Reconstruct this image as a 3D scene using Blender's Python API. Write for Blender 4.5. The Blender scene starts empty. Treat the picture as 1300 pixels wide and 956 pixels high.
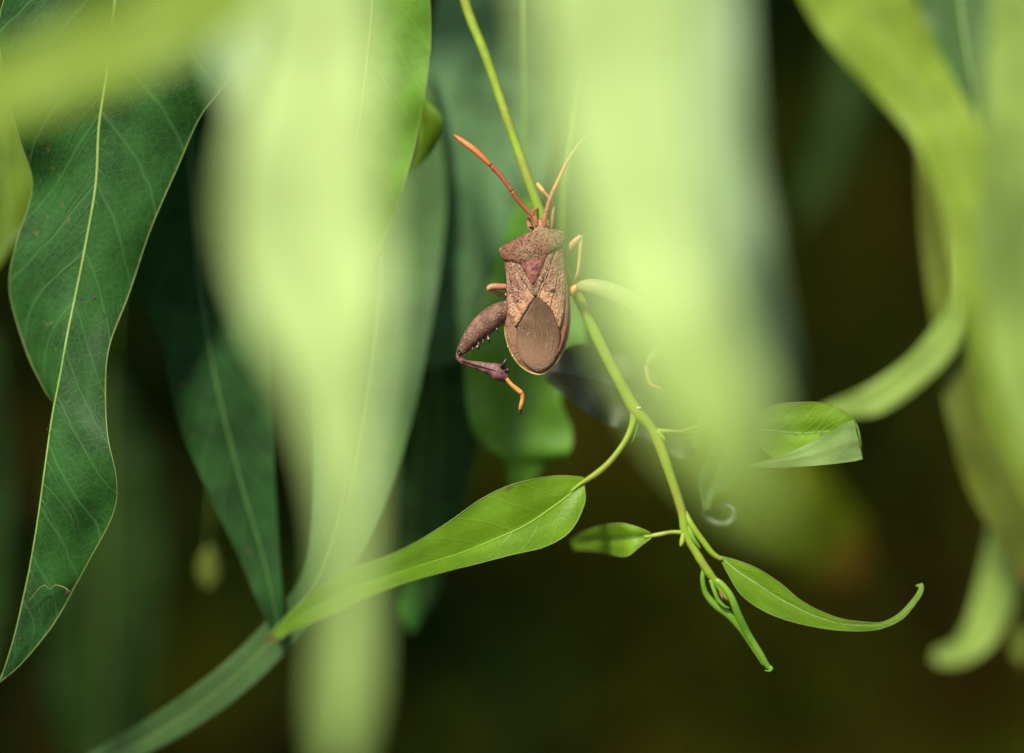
import bpy, math, random
import numpy as np
from mathutils import Vector, noise
from mathutils.bvhtree import BVHTree
random.seed(7); rng = np.random.default_rng(7)
R = math.radians
# ------------------------------------------------------------------ camera, sky, sun, exposure   (1 unit = 1 cm)
S = bpy.context.scene
S.unit_settings.system = 'METRIC'; S.unit_settings.scale_length = 0.01
D = 39.0                                   # camera to the plane of the twig
K = 0.36 * D / 1300                        # centimetres per photo pixel at that plane
cam = bpy.data.cameras.new('camera'); cam_o = bpy.data.objects.new('camera', cam); S.collection.objects.link(cam_o)
cam_o.location = (0, -D, 0); cam_o.rotation_euler = (R(90), 0, 0)
cam.lens = 100; cam.sensor_width = 36; cam.clip_start = 0.5; cam.clip_end = 20000
cam.dof.use_dof = True; cam.dof.focus_distance = D - 0.34; cam.dof.aperture_fstop = 0.0417; cam.dof.aperture_blades = 0
S.camera = cam_o
SUN_EL, SUN_AZ = R(44), R(-152)            # azimuth: where the sun stands, from +Y towards +X
w = bpy.data.worlds.new('World'); S.world = w; w.use_nodes = True
nt = w.node_tree; sky = nt.nodes.new('ShaderNodeTexSky'); sky.sky_type = 'NISHITA'; sky.sun_disc = False
sky.sun_elevation = SUN_EL; sky.sun_rotation = SUN_AZ
nt.links.new(sky.outputs[0], nt.nodes['Background'].inputs[0]); nt.nodes['Background'].inputs[1].default_value = 0.10
sl = bpy.data.lights.new('sun', 'SUN'); sl.energy = 4.6; sl.angle = R(9); sl.color = (1, .93, .76)
so = bpy.data.objects.new('sun', sl); S.collection.objects.link(so)
sdir = Vector((math.sin(SUN_AZ)*math.cos(SUN_EL), math.cos(SUN_AZ)*math.cos(SUN_EL), math.sin(SUN_EL)))
so.rotation_euler = sdir.to_track_quat('Z', 'Y').to_euler(); so.location = sdir*300
S.view_settings.view_transform = 'Standard'; S.view_settings.look = 'None'; S.view_settings.gamma = 1
S.view_settings.exposure = 0.40
S.cycles.use_denoising = True; S.cycles.max_bounces = 6; S.cycles.transmission_bounces = 4
S.cycles.diffuse_bounces = 4

# ------------------------------------------------------------------ helpers
def P(px, py, y=0.0):
    f = K*(D+y)/D
    return Vector(((px-650)*f, y, -(py-478)*f))
def pxs(y=0.0): return K*(D+y)/D
def setprops(o, label=None, cat=None, group=None, kind=None):
    if label: o['label'] = label
    if cat: o['category'] = cat
    if group: o['group'] = group
    if kind: o['kind'] = kind
    return o
def root(name, loc, label, cat, group=None):
    o = bpy.data.objects.new(name, None); o.empty_display_size = .3; S.collection.objects.link(o); o.location = loc
    return setprops(o, label, cat, group)
def wloc(o):
    v = Vector((0, 0, 0))
    while o: v += o.location; o = o.parent
    return v
def mk(name, V, F, mat, parent=None, uv=None, smooth=True, mi=None):
    off = wloc(parent) if parent else Vector((0, 0, 0))
    me = bpy.data.meshes.new(name)
    if isinstance(V, np.ndarray): V = (V - np.array(off)).tolist()
    else: V = [tuple(Vector(v)-off) for v in V]
    me.from_pydata(V, [], F if isinstance(F, list) else F.tolist())
    for m in (mat if isinstance(mat, (list, tuple)) else [mat]): me.materials.append(m)
    if uv is not None:
        l = me.uv_layers.new(name='UVMap'); li = np.empty(len(me.loops), np.int32); me.loops.foreach_get('vertex_index', li)
        l.data.foreach_set('uv', np.asarray(uv, dtype=np.float32)[li].ravel())
    if mi is not None: me.polygons.foreach_set('material_index', np.asarray(mi, dtype=np.int32))
    me.polygons.foreach_set('use_smooth', [smooth]*len(me.polygons)); me.update()
    o = bpy.data.objects.new(name, me); S.collection.objects.link(o)
    if parent: o.parent = parent
    return o
def cr(pts, n):
    """Catmull-Rom through rows of numbers, n samples"""
    A = np.array(pts, float)
    if len(A) == 2: t = np.linspace(0, 1, n)[:, None]; return A[0]*(1-t)+A[1]*t
    A = np.vstack([2*A[0]-A[1], A, 2*A[-1]-A[-2]]); m = len(A)-3; out = []
    for u in np.linspace(0, m-1e-6, n):
        i = int(u); t = u-i; p0, p1, p2, p3 = A[i:i+4]
        out.append(.5*((2*p1)+(p2-p0)*t+(2*p0-5*p1+4*p2-p3)*t*t+(3*p1-p0-3*p2+p3)*t**3))
    return np.array(out)
def tube_geo(C, rad, seg=10, flat=1.0):
    """C: list of world points, rad: list of radii -> verts, faces"""
    C = [Vector(c) for c in C]; V = []; F = []; up = None; n = len(C)
    for i in range(n):
        t = (C[min(i+1, n-1)]-C[max(i-1, 0)]).normalized()
        if up is None:
            up = Vector((0, -1, 0)) if abs(t.y) < .9 else Vector((0, 0, 1))
        a = (up - t*up.dot(t)).normalized(); b = t.cross(a); up = a
        for k in range(seg):
            q = 2*math.pi*k/seg
            V.append(C[i]+(a*math.cos(q)*flat+b*math.sin(q))*rad[i])
    for i in range(n-1):
        for k in range(seg):
            F.append([i*seg+k, i*seg+(k+1) % seg, (i+1)*seg+(k+1) % seg, (i+1)*seg+k])
    V.append(C[0]); V.append(C[-1]); a, b = len(V)-2, len(V)-1
    for k in range(seg):
        F.append([a, (k+1) % seg, k]); F.append([b, (n-1)*seg+k, (n-1)*seg+(k+1) % seg])
    return V, F
def tube(name, pts, mat, parent=None, n=24, seg=10, flat=1.0, rough=0.0):
    """pts rows: px, py, depth, radius in photo px"""
    A = cr(pts, n); C = [P(a[0], a[1], a[2]) for a in A]; rad = [max(a[3], .15)*pxs(a[2]) for a in A]
    if rough: rad = [r*(1+rough*noise.noise(Vector((i*.9, pts[0][0], 0)))) for i, r in enumerate(rad)]
    V, F = tube_geo(C, rad, seg, flat)
    L = len(C); uv = [(i/(L-1), k/seg) for i in range(L) for k in range(seg)]+[(0, 0), (1, 0)]
    return mk(name, V, F, mat, parent, uv)
class Bag:
    def __init__(s): s.V = []; s.F = []
    def add(s, V, F):
        b = len(s.V); s.V += list(V); s.F += [[i+b for i in f] for f in F]
    def tube(s, C, rad, seg=6, flat=1.0): s.add(*tube_geo(C, rad, seg, flat))
    def blob(s, c, rx, ry, rz, nu=8, nv=6):
        V = []; F = []
        for j in range(nv+1):
            th = math.pi*j/nv
            for i in range(nu):
                ph = 2*math.pi*i/nu
                V.append(Vector(c)+Vector((rx*math.sin(th)*math.cos(ph), ry*math.cos(th), rz*math.sin(th)*math.sin(ph))))
        for j in range(nv):
            for i in range(nu): F.append([j*nu+i, j*nu+(i+1) % nu, (j+1)*nu+(i+1) % nu, (j+1)*nu+i])
        s.add(V, F)
    def build(s, name, mat, parent=None): return mk(name, s.V, s.F, mat, parent)

# ------------------------------------------------------------------ materials
class NT:
    def __init__(s, name):
        s.m = bpy.data.materials.new(name); s.m.use_nodes = True; s.t = s.m.node_tree; s.t.nodes.clear()
        s.out = s.n('ShaderNodeOutputMaterial')
    def n(s, typ, **kw):
        x = s.t.nodes.new(typ)
        for k, v in kw.items(): setattr(x, k, v)
        return x
    def set(s, node, **kw):
        for k, v in kw.items():
            i = node.inputs[k.replace('_', ' ')]
            if isinstance(v, bpy.types.NodeSocket): s.t.links.new(v, i)
            else: i.default_value = v
        return node
    def L(s, a, b): s.t.links.new(a, b)
    def math(s, op, a, b=0.0, c=0.0):
        x = s.n('ShaderNodeMath', operation=op)
        for i, v in enumerate((a, b, c)):
            if isinstance(v, bpy.types.NodeSocket): s.L(v, x.inputs[i])
            else: x.inputs[i].default_value = v
        return x.outputs[0]
    def mix(s, f, a, b):
        x = s.n('ShaderNodeMix', data_type='RGBA')
        for i, v in ((0, f), (6, a), (7, b)):
            if isinstance(v, bpy.types.NodeSocket): s.L(v, x.inputs[i])
            else: x.inputs[i].default_value = v if i == 0 else (*v, 1)
        return x.outputs[2]
    def noise(s, co, scale, det=3.0, rough=.55):
        x = s.n('ShaderNodeTexNoise'); x.inputs['Scale'].default_value = scale; x.inputs['Detail'].default_value = det
        x.inputs['Roughness'].default_value = rough
        if co is not None: s.L(co, x.inputs['Vector'])
        return x.outputs[0]
    def ramp(s, v, lo, hi):
        x = s.n('ShaderNodeMapRange', interpolation_type='SMOOTHSTEP'); s.L(v, x.inputs[0])
        x.inputs[1].default_value = lo; x.inputs[2].default_value = hi; return x.outputs[0]
def leaf_mat(name, top, trans, tw=.35, rough=.45, spec=.4, vein=None, vs=9, slant=2.2, vamt=.5, mott=.35, tip=None, fine=0.0, wax=None, tipr=(.955, .985), spots=.7, grad=None):
    """leaf: reflecting + translucent; side veins follow leaf coordinates"""
    m = NT(name); tc = m.n('ShaderNodeTexCoord'); ob = tc.outputs['Object']; uv = tc.outputs['UV']
    sx = m.n('ShaderNodeSeparateXYZ'); m.L(uv, sx.inputs[0]); u, v = sx.outputs[0], sx.outputs[1]
    dark = tuple(c*(1-mott) for c in top); lite = tuple(min(1, c*(1+mott)) for c in top)
    col = m.mix(m.ramp(m.noise(ob, 1.6, 4), .3, .7), dark, lite)
    if grad: col = m.mix(m.ramp(u, .3, .95), col, grad)
    if wax and not grad: col = m.mix(m.ramp(m.noise(ob, .8, 3), .35, .65), col, wax)
    h = None
    if vein:
        t = m.math('ABSOLUTE', m.math('SUBTRACT', v, .5))
        wob = m.math('MULTIPLY', m.noise(ob, 1.2, 2), .35)
        q = m.math('ADD', m.math('SUBTRACT', m.math('MULTIPLY', u, vs), m.math('MULTIPLY', t, slant)), wob)
        fr = m.math('ABSOLUTE', m.math('SUBTRACT', m.math('FRACT', q), .5))
        line = m.ramp(fr, .06, .0)
        if fine:
            vo = m.n('ShaderNodeTexVoronoi', feature='DISTANCE_TO_EDGE'); vo.inputs['Scale'].default_value = fine; m.L(ob, vo.inputs['Vector'])
            net = m.ramp(vo.outputs[0], .09, .0)
            line = m.math('MAXIMUM', m.math('MULTIPLY', line, .8), m.math('MULTIPLY', net, .35))
        col = m.mix(m.math('MULTIPLY', line, vamt), col, vein); h = line
    if spots: col = m.mix(m.math('MULTIPLY', m.ramp(m.noise(ob, 5.5, 2, .5), .70, .745), spots), col, (.16, .11, .04))
    if tip:
        col = m.mix(m.ramp(u, *tipr), col, tip)
    g = m.noise(ob, 22, 3, .6)
    hh = g if h is None else m.math('ADD', m.math('MULTIPLY', g, .5), m.math('MULTIPLY', h, -.5))
    b = m.n('ShaderNodeBump'); b.inputs['Strength'].default_value = .35; b.inputs['Distance'].default_value = .02; m.L(hh, b.inputs['Height'])
    p = m.n('ShaderNodeBsdfPrincipled'); m.set(p, Base_Color=col, Roughness=rough, Normal=b.outputs[0]); p.inputs['Specular IOR Level'].default_value = spec
    tr = m.n('ShaderNodeBsdfTranslucent'); m.L(m.mix(.35, trans, col), tr.inputs[0])
    mx = m.n('ShaderNodeMixShader'); mx.inputs[0].default_value = tw; m.L(p.outputs[0], mx.inputs[1]); m.L(tr.outputs[0], mx.inputs[2])
    m.L(mx.outputs[0], m.out.inputs[0]); return m.m
def plain(name, a, b, scale=8, rough=.5, spec=.4, bump=.3, bs=25, dist=.01, sss=0, speck=None, tint=None):
    m = NT(name); ob = m.n('ShaderNodeTexCoord').outputs['Object']
    col = m.mix(m.ramp(m.noise(ob, scale, 4), .3, .7), a, b)
    n2 = m.noise(ob, bs, 4, .65)
    if tint: col = m.mix(m.math('MULTIPLY', m.ramp(m.noise(ob, tint[1], 3), .45, .6), tint[2]), col, tint[0])
    if speck:
        vo = m.n('ShaderNodeTexVoronoi'); vo.inputs['Scale'].default_value = speck[1]; m.L(ob, vo.inputs['Vector'])
        col = m.mix(m.math('MULTIPLY', m.ramp(vo.outputs[0], .36, .12), speck[2]), col, speck[0])
        n2 = m.math('SUBTRACT', n2, m.math('MULTIPLY', m.ramp(vo.outputs[0], .36, .1), .6))
    bp = m.n('ShaderNodeBump'); bp.inputs['Strength'].default_value = bump; bp.inputs['Distance'].default_value = dist; m.L(n2, bp.inputs['Height'])
    p = m.n('ShaderNodeBsdfPrincipled'); m.set(p, Base_Color=col, Roughness=rough, Normal=bp.outputs[0]); p.inputs['Specular IOR Level'].default_value = spec
    if sss: p.inputs['Subsurface Weight'].default_value = sss; p.inputs['Subsurface Radius'].default_value = (.05, .08, .02)
    m.L(p.outputs[0], m.out.inputs[0]); return m.m

M = {}
M['old'] = leaf_mat('old_leaf', (.021, .088, .013), (.04, .18, .01), .2, .55, .25, vein=(.10, .26, .08), vs=15, slant=3.4, vamt=.45, fine=9)
M['old2'] = leaf_mat('older_leaf', (.015, .060, .011), (.025, .10, .008), .2, .65, .15, vein=(.05, .16, .05), vs=12, slant=3, vamt=.3)
M['blue'] = leaf_mat('blue_green_leaf', (.085, .19, .07), (.08, .22, .05), .25, .6, .3, wax=(.12, .25, .10))
M['darkblue'] = leaf_mat('deep_green_leaf', (.03, .095, .022), (.03, .12, .02), .2, .55, .3)
M['pale'] = leaf_mat('pale_young_leaf', (.50, .67, .235), (.5, .72, .2), .25, .5, .3, mott=.16, grad=(.30, .46, .11))
M['pale2'] = leaf_mat('pale_leaf_green_end', (.47, .65, .22), (.45, .67, .15), .25, .5, .3, mott=.16, grad=(.36, .53, .09))
M['sage'] = leaf_mat('sage_leaf', (.075, .16, .045), (.10, .22, .03), .25, .55, .3, mott=.15)
M['lime'] = leaf_mat('lime_leaf', (.30, .44, .09), (.35, .55, .08), .25, .5, .3, mott=.15, tip=(.25, .14, .03))
M['limed'] = leaf_mat('dull_lime_leaf', (.17, .27, .06), (.2, .33, .05), .25, .5, .3, mott=.15, tip=(.22, .12, .03))
M['midb'] = leaf_mat('mid_bright_leaf', (.13, .32, .03), (.2, .45, .02), .35, .45, .4, mott=.2)
M['oliveb'] = leaf_mat('olive_leaf_orange_tip', (.42, .56, .02), (.45, .58, .02), .35, .5, .3, mott=.2, tip=(.55, .24, .03), tipr=(.72, .86))
M['moss'] = leaf_mat('moss_green_leaf', (.12, .21, .010), (.15, .27, .008), .35, .5, .3, mott=.25)
M['rolled'] = plain('rolled_leaf_tip', (.05, .07, .045), (.14, .17, .10), 6, .5)
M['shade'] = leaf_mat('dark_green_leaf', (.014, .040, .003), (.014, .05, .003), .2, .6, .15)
M['glauc'] = leaf_mat('glaucous_leaf', (.34, .50, .24), (.3, .45, .18), .25, .55, .3, mott=.12, wax=(.40, .56, .32))
M['bright'] = leaf_mat('bright_leaf', (.16, .36, .03), (.3, .6, .03), .4, .42, .4, vein=(.30, .52, .10), vs=11, slant=3, vamt=.4, mott=.2, fine=8)
M['fresh'] = leaf_mat('fresh_leaf', (.17, .34, .012), (.30, .52, .012), .35, .4, .35, vein=(.26, .48, .06), vs=11, slant=3, vamt=.22, mott=.15, fine=12, tip=(.10, .05, .03))
M['fold'] = leaf_mat('leaf_underside', (.26, .40, .12), (.3, .5, .1), .3, .5, .3, mott=.12)
M['fresh2'] = leaf_mat('fresh_leaf_right', (.20, .38, .02), (.32, .56, .015), .35, .4, .35, vein=(.26, .48, .06), vs=11, slant=3, vamt=.22, mott=.15, fine=12)
M['mid'] = leaf_mat('mid_green_leaf', (.07, .24, .03), (.14, .42, .02), .35, .45, .4, mott=.25)
M['yellow'] = leaf_mat('yellow_green_leaf', (.31, .45, .05), (.4, .55, .04), .4, .5, .3, mott=.15, tip=(.35, .16, .03))
M['olive'] = leaf_mat('olive_leaf', (.14, .18, .02), (.2, .24, .02), .35, .5, .3, mott=.2, tip=(.3, .14, .03))
M['purple'] = leaf_mat('purple_grey_leaf', (.16, .18, .12), (.14, .16, .08), .2, .65, .2, vein=(.02, .03, .022), vs=5, slant=2.2, vamt=.5, mott=.25)
M['edge'] = plain('leaf_margin', (.18, .27, .05), (.26, .33, .09), 3, .5)
M['side'] = plain('leaf_side_vein', (.05, .15, .035), (.08, .20, .055), 3, .5)
M['side_fresh'] = plain('fresh_side_vein', (.22, .42, .03), (.26, .46, .04), 3, .5)
M['rib'] = plain('leaf_midrib', (.19, .32, .06), (.28, .40, .11), 3, .45)
M['rib_dark'] = plain('dark_midrib', (.06, .14, .025), (.08, .17, .035), 3, .5)
M['rib_pale'] = plain('pale_midrib', (.5, .6, .22), (.6, .68, .3), 3, .5)
M['petiole'] = plain('petiole_green', (.22, .44, .04), (.33, .52, .07), 2, .4, sss=.2)
M['stem'] = plain('twig_stem_green', (.19, .33, .015), (.33, .43, .045), 1.2, .42, .4, bump=.45, bs=9, dist=.02, sss=.2, tint=((.30, .24, .05), 2.2, .45))
M['shoot'] = plain('shoot_green', (.12, .30, .02), (.20, .38, .03), 2.5, .4, .4, sss=.2)
M['bark'] = plain('bark', (.12, .08, .05), (.25, .19, .13), 1.5, .8, .2, bump=.8, bs=6, dist=.1)
M['soil'] = plain('soil', (.035, .022, .010), (.06, .042, .018), .05, .95, .1, bump=.6, bs=.8, dist=1.5)
M['u_green'] = plain('undergrowth_green', (.02, .055, .008), (.055, .11, .012), .03, .7, .1)
M['u_brown'] = plain('undergrowth_dry', (.16, .085, .014), (.29, .16, .022), .03, .8, .1)
M['u_olive'] = plain('undergrowth_olive', (.14, .17, .008), (.24, .26, .012), .03, .7, .1)
M['c_green'] = plain('shade_canopy_green', (.03, .08, .015), (.05, .12, .02), .05, .6, .2)
# bug
SP = (.05, .03, .022)
M['cuticle'] = plain('brown_cuticle', (.20, .09, .05), (.36, .19, .11), 14, .5, .5, bump=.8, bs=60, dist=.012, speck=((.5, .36, .24), 32, .6))
M['pronotum'] = plain('pronotum_brown', (.15, .08, .045), (.38, .23, .125), 18, .5, .5, bump=1, bs=30, dist=.03, speck=((.035, .022, .015), 30, .85), tint=((.24, .075, .05), 4.5, .75))
M['scut'] = plain('scutellum_red', (.20, .05, .04), (.36, .14, .10), 16, .45, .5, bump=1, bs=50, dist=.014, speck=((.03, .01, .01), 22, .9))
M['red'] = plain('reddish_margin', (.20, .05, .05), (.30, .11, .09), 10, .45, .5, bump=.8, bs=50, speck=((.5, .32, .25), 55, .4))
M['claw'] = plain('dark_spine', (.03, .015, .012), (.06, .03, .02), 20, .3, .6)
M['white'] = plain('pale_granule_glint', (.6, .48, .38), (.75, .66, .55), 10, .3, .6)
M['rim'] = plain('yellowish_rim', (.38, .27, .09), (.52, .42, .16), 9, .45, .5, bump=.5)
M['femur'] = plain('femur_brown', (.10, .045, .028), (.27, .14, .085), 12, .5, .5, bump=1, bs=45, dist=.014, speck=((.5, .34, .25), 26, .6), tint=((.09, .035, .03), 5, .6))
M['femur_g'] = plain('femur_greenish', (.24, .24, .10), (.34, .31, .15), 9, .5, .5, bump=.8, bs=45, speck=((.55, .5, .3), 45, .5))
M['tibia'] = plain('tibia_plum', (.06, .018, .022), (.24, .10, .09), 9, .42, .6, bump=1, bs=30, dist=.012)
M['tarsus'] = plain('tarsus_orange', (.62, .22, .035), (.72, .36, .10), 9, .4, .5, sss=.2)
M['ant'] = plain('antenna_red', (.34, .085, .045), (.48, .13, .06), 5, .45, .5, sss=.1)
M['ant2'] = plain('antenna_orange', (.55, .13, .04), (.66, .2, .06), 5, .45, .5, sss=.1)
M['thin_leg'] = plain('leg_pinkish', (.42, .18, .10), (.55, .28, .16), 6, .45, .5, sss=.1)
M['thin_tan'] = plain('leg_tan', (.46, .30, .12), (.58, .38, .18), 6, .45, .5, sss=.1)
M['eye'] = plain('eye_dark', (.06, .03, .02), (.14, .07, .04), 30, .15, .7, bump=.2)
M['spot'] = plain('dark_wing_spot', (.035, .03, .03), (.07, .055, .05), 30, .5)
def wing_mat(name, a, b, ochre, lo, hi):
    m = NT(name); tc = m.n('ShaderNodeTexCoord'); ob = tc.outputs['Object']; uv = tc.outputs['UV']
    sx = m.n('ShaderNodeSeparateXYZ'); m.L(uv, sx.inputs[0]); u, v = sx.outputs[0], sx.outputs[1]
    col = m.mix(m.ramp(m.noise(ob, 10, 4), .35, .65), a, b)
    if ochre:
        k = m.math('ADD', v, m.math('MULTIPLY', m.math('SUBTRACT', m.noise(ob, 13, 4, .7), .5), .9))
        col = m.mix(m.ramp(k, lo, hi), col, ochre)
    vo = m.n('ShaderNodeTexVoronoi'); vo.inputs['Scale'].default_value = 27; m.L(ob, vo.inputs['Vector'])
    dots = m.ramp(vo.outputs[0], .34, .12)
    fade = m.math('SUBTRACT', 1.0, m.math('MULTIPLY', m.ramp(v, lo, hi) if ochre else 0.0, .7))
    col = m.mix(m.math('MULTIPLY', m.math('MULTIPLY', dots, .9), fade), col, (.07, .035, .025))
    fl = m.noise(ob, 42, 2, .8); col = m.mix(m.math('MULTIPLY', m.ramp(fl, .54, .62), .75), col, (.62, .48, .36))
    q = m.math('FRACT', m.math('ADD', m.math('MULTIPLY', u, 3.0), m.math('MULTIPLY', m.noise(ob, 6, 2), .5))); ridge = m.ramp(m.math('ABSOLUTE', m.math('SUBTRACT', q, .5)), .12, .0)
    col = m.mix(m.math('MULTIPLY', ridge, .45), col, (.45, .26, .15))
    h = m.math('SUBTRACT', m.math('ADD', m.noise(ob, 36, 3), ridge), dots)
    bp = m.n('ShaderNodeBump'); bp.inputs['Strength'].default_value = 1; bp.inputs['Distance'].default_value = .014; m.L(h, bp.inputs['Height'])
    p = m.n('ShaderNodeBsdfPrincipled'); m.set(p, Base_Color=col, Roughness=.48, Normal=bp.outputs[0])
    m.L(p.outputs[0], m.out.inputs[0]); return m.m
M['corium'] = wing_mat('corium', (.20, .075, .048), (.38, .17, .11), (.66, .35, .18), .66, 1.0)
M['clavus'] = wing_mat('clavus', (.20, .11, .06), (.38, .22, .12), None, 0, 1)
def membrane_mat():
    m = NT('wing_membrane'); tc = m.n('ShaderNodeTexCoord'); ob = tc.outputs['Object']; uv = tc.outputs['UV']
    sx = m.n('ShaderNodeSeparateXYZ'); m.L(uv, sx.inputs[0]); u, v = sx.outputs[0], sx.outputs[1]
    q = m.math('ADD', m.math('ADD', m.math('MULTIPLY', u, 13), m.math('MULTIPLY', v, -6)), m.math('MULTIPLY', m.noise(ob, 7, 3), 3.0))
    r = m.ramp(m.math('ABSOLUTE', m.math('SUBTRACT', m.math('FRACT', q), .5)), .22, .02)
    col = m.mix(m.ramp(m.noise(ob, 6, 3), .35, .65), (.12, .07, .04), (.18, .105, .06))
    col = m.mix(m.ramp(v, .3, .75), col, (.33, .195, .12))
    col = m.mix(m.math('MULTIPLY', r, .55), col, (.36, .22, .12))
    bp = m.n('ShaderNodeBump'); bp.inputs['Strength'].default_value = .7; bp.inputs['Distance'].default_value = .008; m.L(m.math('ADD', r, m.noise(ob, 50, 2)), bp.inputs['Height'])
    p = m.n('ShaderNodeBsdfPrincipled'); m.set(p, Base_Color=col, Roughness=.3, Normal=bp.outputs[0]); p.inputs['Specular IOR Level'].default_value = .6
    m.L(p.outputs[0], m.out.inputs[0]); return m.m
M['membrane'] = membrane_mat()

# ------------------------------------------------------------------ setting
def grid_sheet(name, x0, x1, y0, y1, nx, ny, fz, mat, fy=None):
    V = []; F = []
    for j in range(ny+1):
        for i in range(nx+1):
            x = x0+(x1-x0)*i/nx; y = y0+(y1-y0)*j/ny; V.append((x, y, fz(x, y)))
    for j in range(ny):
        for i in range(nx): a = j*(nx+1)+i; F.append([a, a+1, a+nx+2, a+nx+1])
    return mk(name, V, F, mat)
def gz(x, y):
    r = max(0, min(1, (y-240)/160)); r = r*r*(3-2*r)
    return -75 + 6*noise.noise(Vector((x*.012, y*.012, 1))) + r*(250+25*noise.noise(Vector((x*.01, y*.01, 5))))
setprops(grid_sheet('ground', -900, 900, -900, 900, 120, 120, gz, M['soil']), kind='structure')
g2 = grid_sheet('far_ground', -9000, 9000, -9000, 9000, 4, 4, lambda x, y: -95, M['soil']); g2['kind'] = 'structure'
def leaf_cloud(name, C, size, mats, mi, label, cat, droop=.5, seed=1):
    """many pointed leaves, six vertices and two quads each"""
    r = np.random.default_rng(seed); n = len(C)
    d = r.normal(size=(n, 3)); d[:, 2] -= droop*2; d /= np.linalg.norm(d, axis=1)[:, None]
    a = r.normal(size=(n, 3)); s = np.cross(d, a); s /= np.linalg.norm(s, axis=1)[:, None]; nn = np.cross(s, d)
    sz = size*(.6+.8*r.random(n))[:, None]; wd = sz*.17
    V = np.stack([C-d*sz*.5, C-d*sz*.15+s*wd+nn*wd*.3, C+d*sz*.2+s*wd*.8+nn*wd*.3, C+d*sz*.5, C+d*sz*.2-s*wd*.8+nn*wd*.3, C-d*sz*.15-s*wd+nn*wd*.3], 1).reshape(-1, 3)
    b = np.arange(n)[:, None]*6; F = np.concatenate([b+np.array([[0, 1, 2, 3]]), b+np.array([[0, 3, 4, 5]])], 1).reshape(-1, 4)
    o = mk(name, V, F, mats, None, smooth=False, mi=np.repeat(mi, 2)); return setprops(o, label, cat, kind='stuff')
n = 26000
C = np.stack([rng.uniform(-130, 130, n), rng.uniform(130, 235, n), np.zeros(n)], 1)
C[:, 2] = -75 + rng.random(n)**.8*150
fx = C[:, 0]/(C[:, 1]+D)/.18; fz_ = C[:, 2]/(C[:, 1]+D)/.132
lowf = np.array([noise.noise(Vector((c[0]*.045, c[1]*.02, c[2]*.045))) for c in C])
u = rng.random(n)
brown = np.clip(.10+.6*np.clip(fx*1.6, 0, .8)-.75*fz_*(fx > 0)+.7*lowf, .03, .95)
olive = np.clip(.05+.55*np.clip(fx*3+.6, 0, 1)+.5*np.clip(.5-np.hypot(fx-.2, fz_+.35), 0, 1)+.9*lowf, .04, .9)*np.clip(1-.75*np.clip(fz_+.1, 0, 1), 0, 1)
mi = np.where(u < olive, 2, np.where(rng.random(n) < brown, 1, 0))
leaf_cloud('undergrowth', C, 9, [M['u_green'], M['u_brown'], M['u_olive']], mi, 'dark blurred undergrowth of brown and olive leaves far behind the twig', 'undergrowth', seed=3)
n = 14000  # leaf cover added out of view to keep sky and sun off the undergrowth
C = np.stack([rng.uniform(-190, 190, n), rng.uniform(24, 330, n), rng.uniform(62, 112, n)], 1)
C[:, 2] += 10*np.sin(C[:, 0]*.03)+np.clip((60-C[:, 1])*.3, 0, 30)
leaf_cloud('shade_canopy', C, 15, [M['c_green']], np.zeros(n, int), 'added leafy cover out of view overhead, shading the undergrowth behind', 'foliage', droop=.1, seed=5)

# ------------------------------------------------------------------ branches above the picture, which carry the hanging leaves
def branch(label, pts):
    A = cr(pts, 40); o = root('branch', Vector(pts[0][:3]), label, 'branch')
    V, F = tube_geo([Vector(a[:3])+Vector((0, .25*noise.noise(Vector((i*.4, 0, 0))), .25*noise.noise(Vector((i*.4, 3, 0))))) for i, a in enumerate(A)], [a[3]*(1+.12*noise.noise(Vector((i*.8, 9, 0)))) for i, a in enumerate(A)], 14)
    mk('bark', V, F, M['bark'], o); return A
BR = {'front': branch('woody branch above the picture over the pale near leaves', [(-16, -12, 8.6, .42), (-5, -11.5, 8.0, .36), (5, -12, 8.2, .3), (15, -10, 8.6, .22)]),
      'mid': branch('woody branch above the picture over the twig with the bug', [(-17, -1, 9.5, .5), (-6, 0, 8.8, .44), (6, .4, 9.2, .36), (17, -.6, 9.9, .26)]),
      'back': branch('woody branch above the picture behind the bug', [(-19, 5, 11.2, .5), (-6, 4.5, 10.6, .42), (7, 5.2, 11.0, .34), (19, 6, 11.8, .24)])}

# ------------------------------------------------------------------ leaves
def leaf_grid(st, n=56, m=9, cup=.12, wav=.05, seed=0, wl=1.0):
    """st rows: Lx,Ly, Mx,My, Rx,Ry, depth, dL, dR  (photo px, depth cm). Returns grid of world points."""
    rows = []
    for s_ in st: rows.append(list(s_)+[0]*(9-len(s_)))
    A = cr(rows, n); G = []
    for i, a in enumerate(A):
        l = P(a[0], a[1], a[6]+a[7]); c = P(a[2], a[3], a[6]); r = P(a[4], a[5], a[6]+a[8])
        row = []
        for k in range(-m, m+1):
            t = abs(k)/m; e = l if k < 0 else r; p = c.lerp(e, t)
            wd = (e-c).length
            p.y += -cup*wd*math.sin(t*math.pi/2*1.0) * (1 - .4*t) + wav*t*t*math.sin(i*.55*wl+(0 if k < 0 else 2)+seed) * min(1, wd/.6)
            p.y += .05*noise.noise(Vector((i*.12, k*.25, seed*3.1)))*min(1, wd)
            row.append(p)
        G.append(row)
    return G
def grid_mesh(name, G, mat, parent):
    n, k = len(G), len(G[0]); V = [p for r in G for p in r]
    F = [[i*k+j, i*k+j+1, (i+1)*k+j+1, (i+1)*k+j] for i in range(n-1) for j in range(k-1)]
    uv = [(i/(n-1), j/(k-1)) for i in range(n) for j in range(k)]
    return mk(name, V, F, mat, parent, uv)
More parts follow.
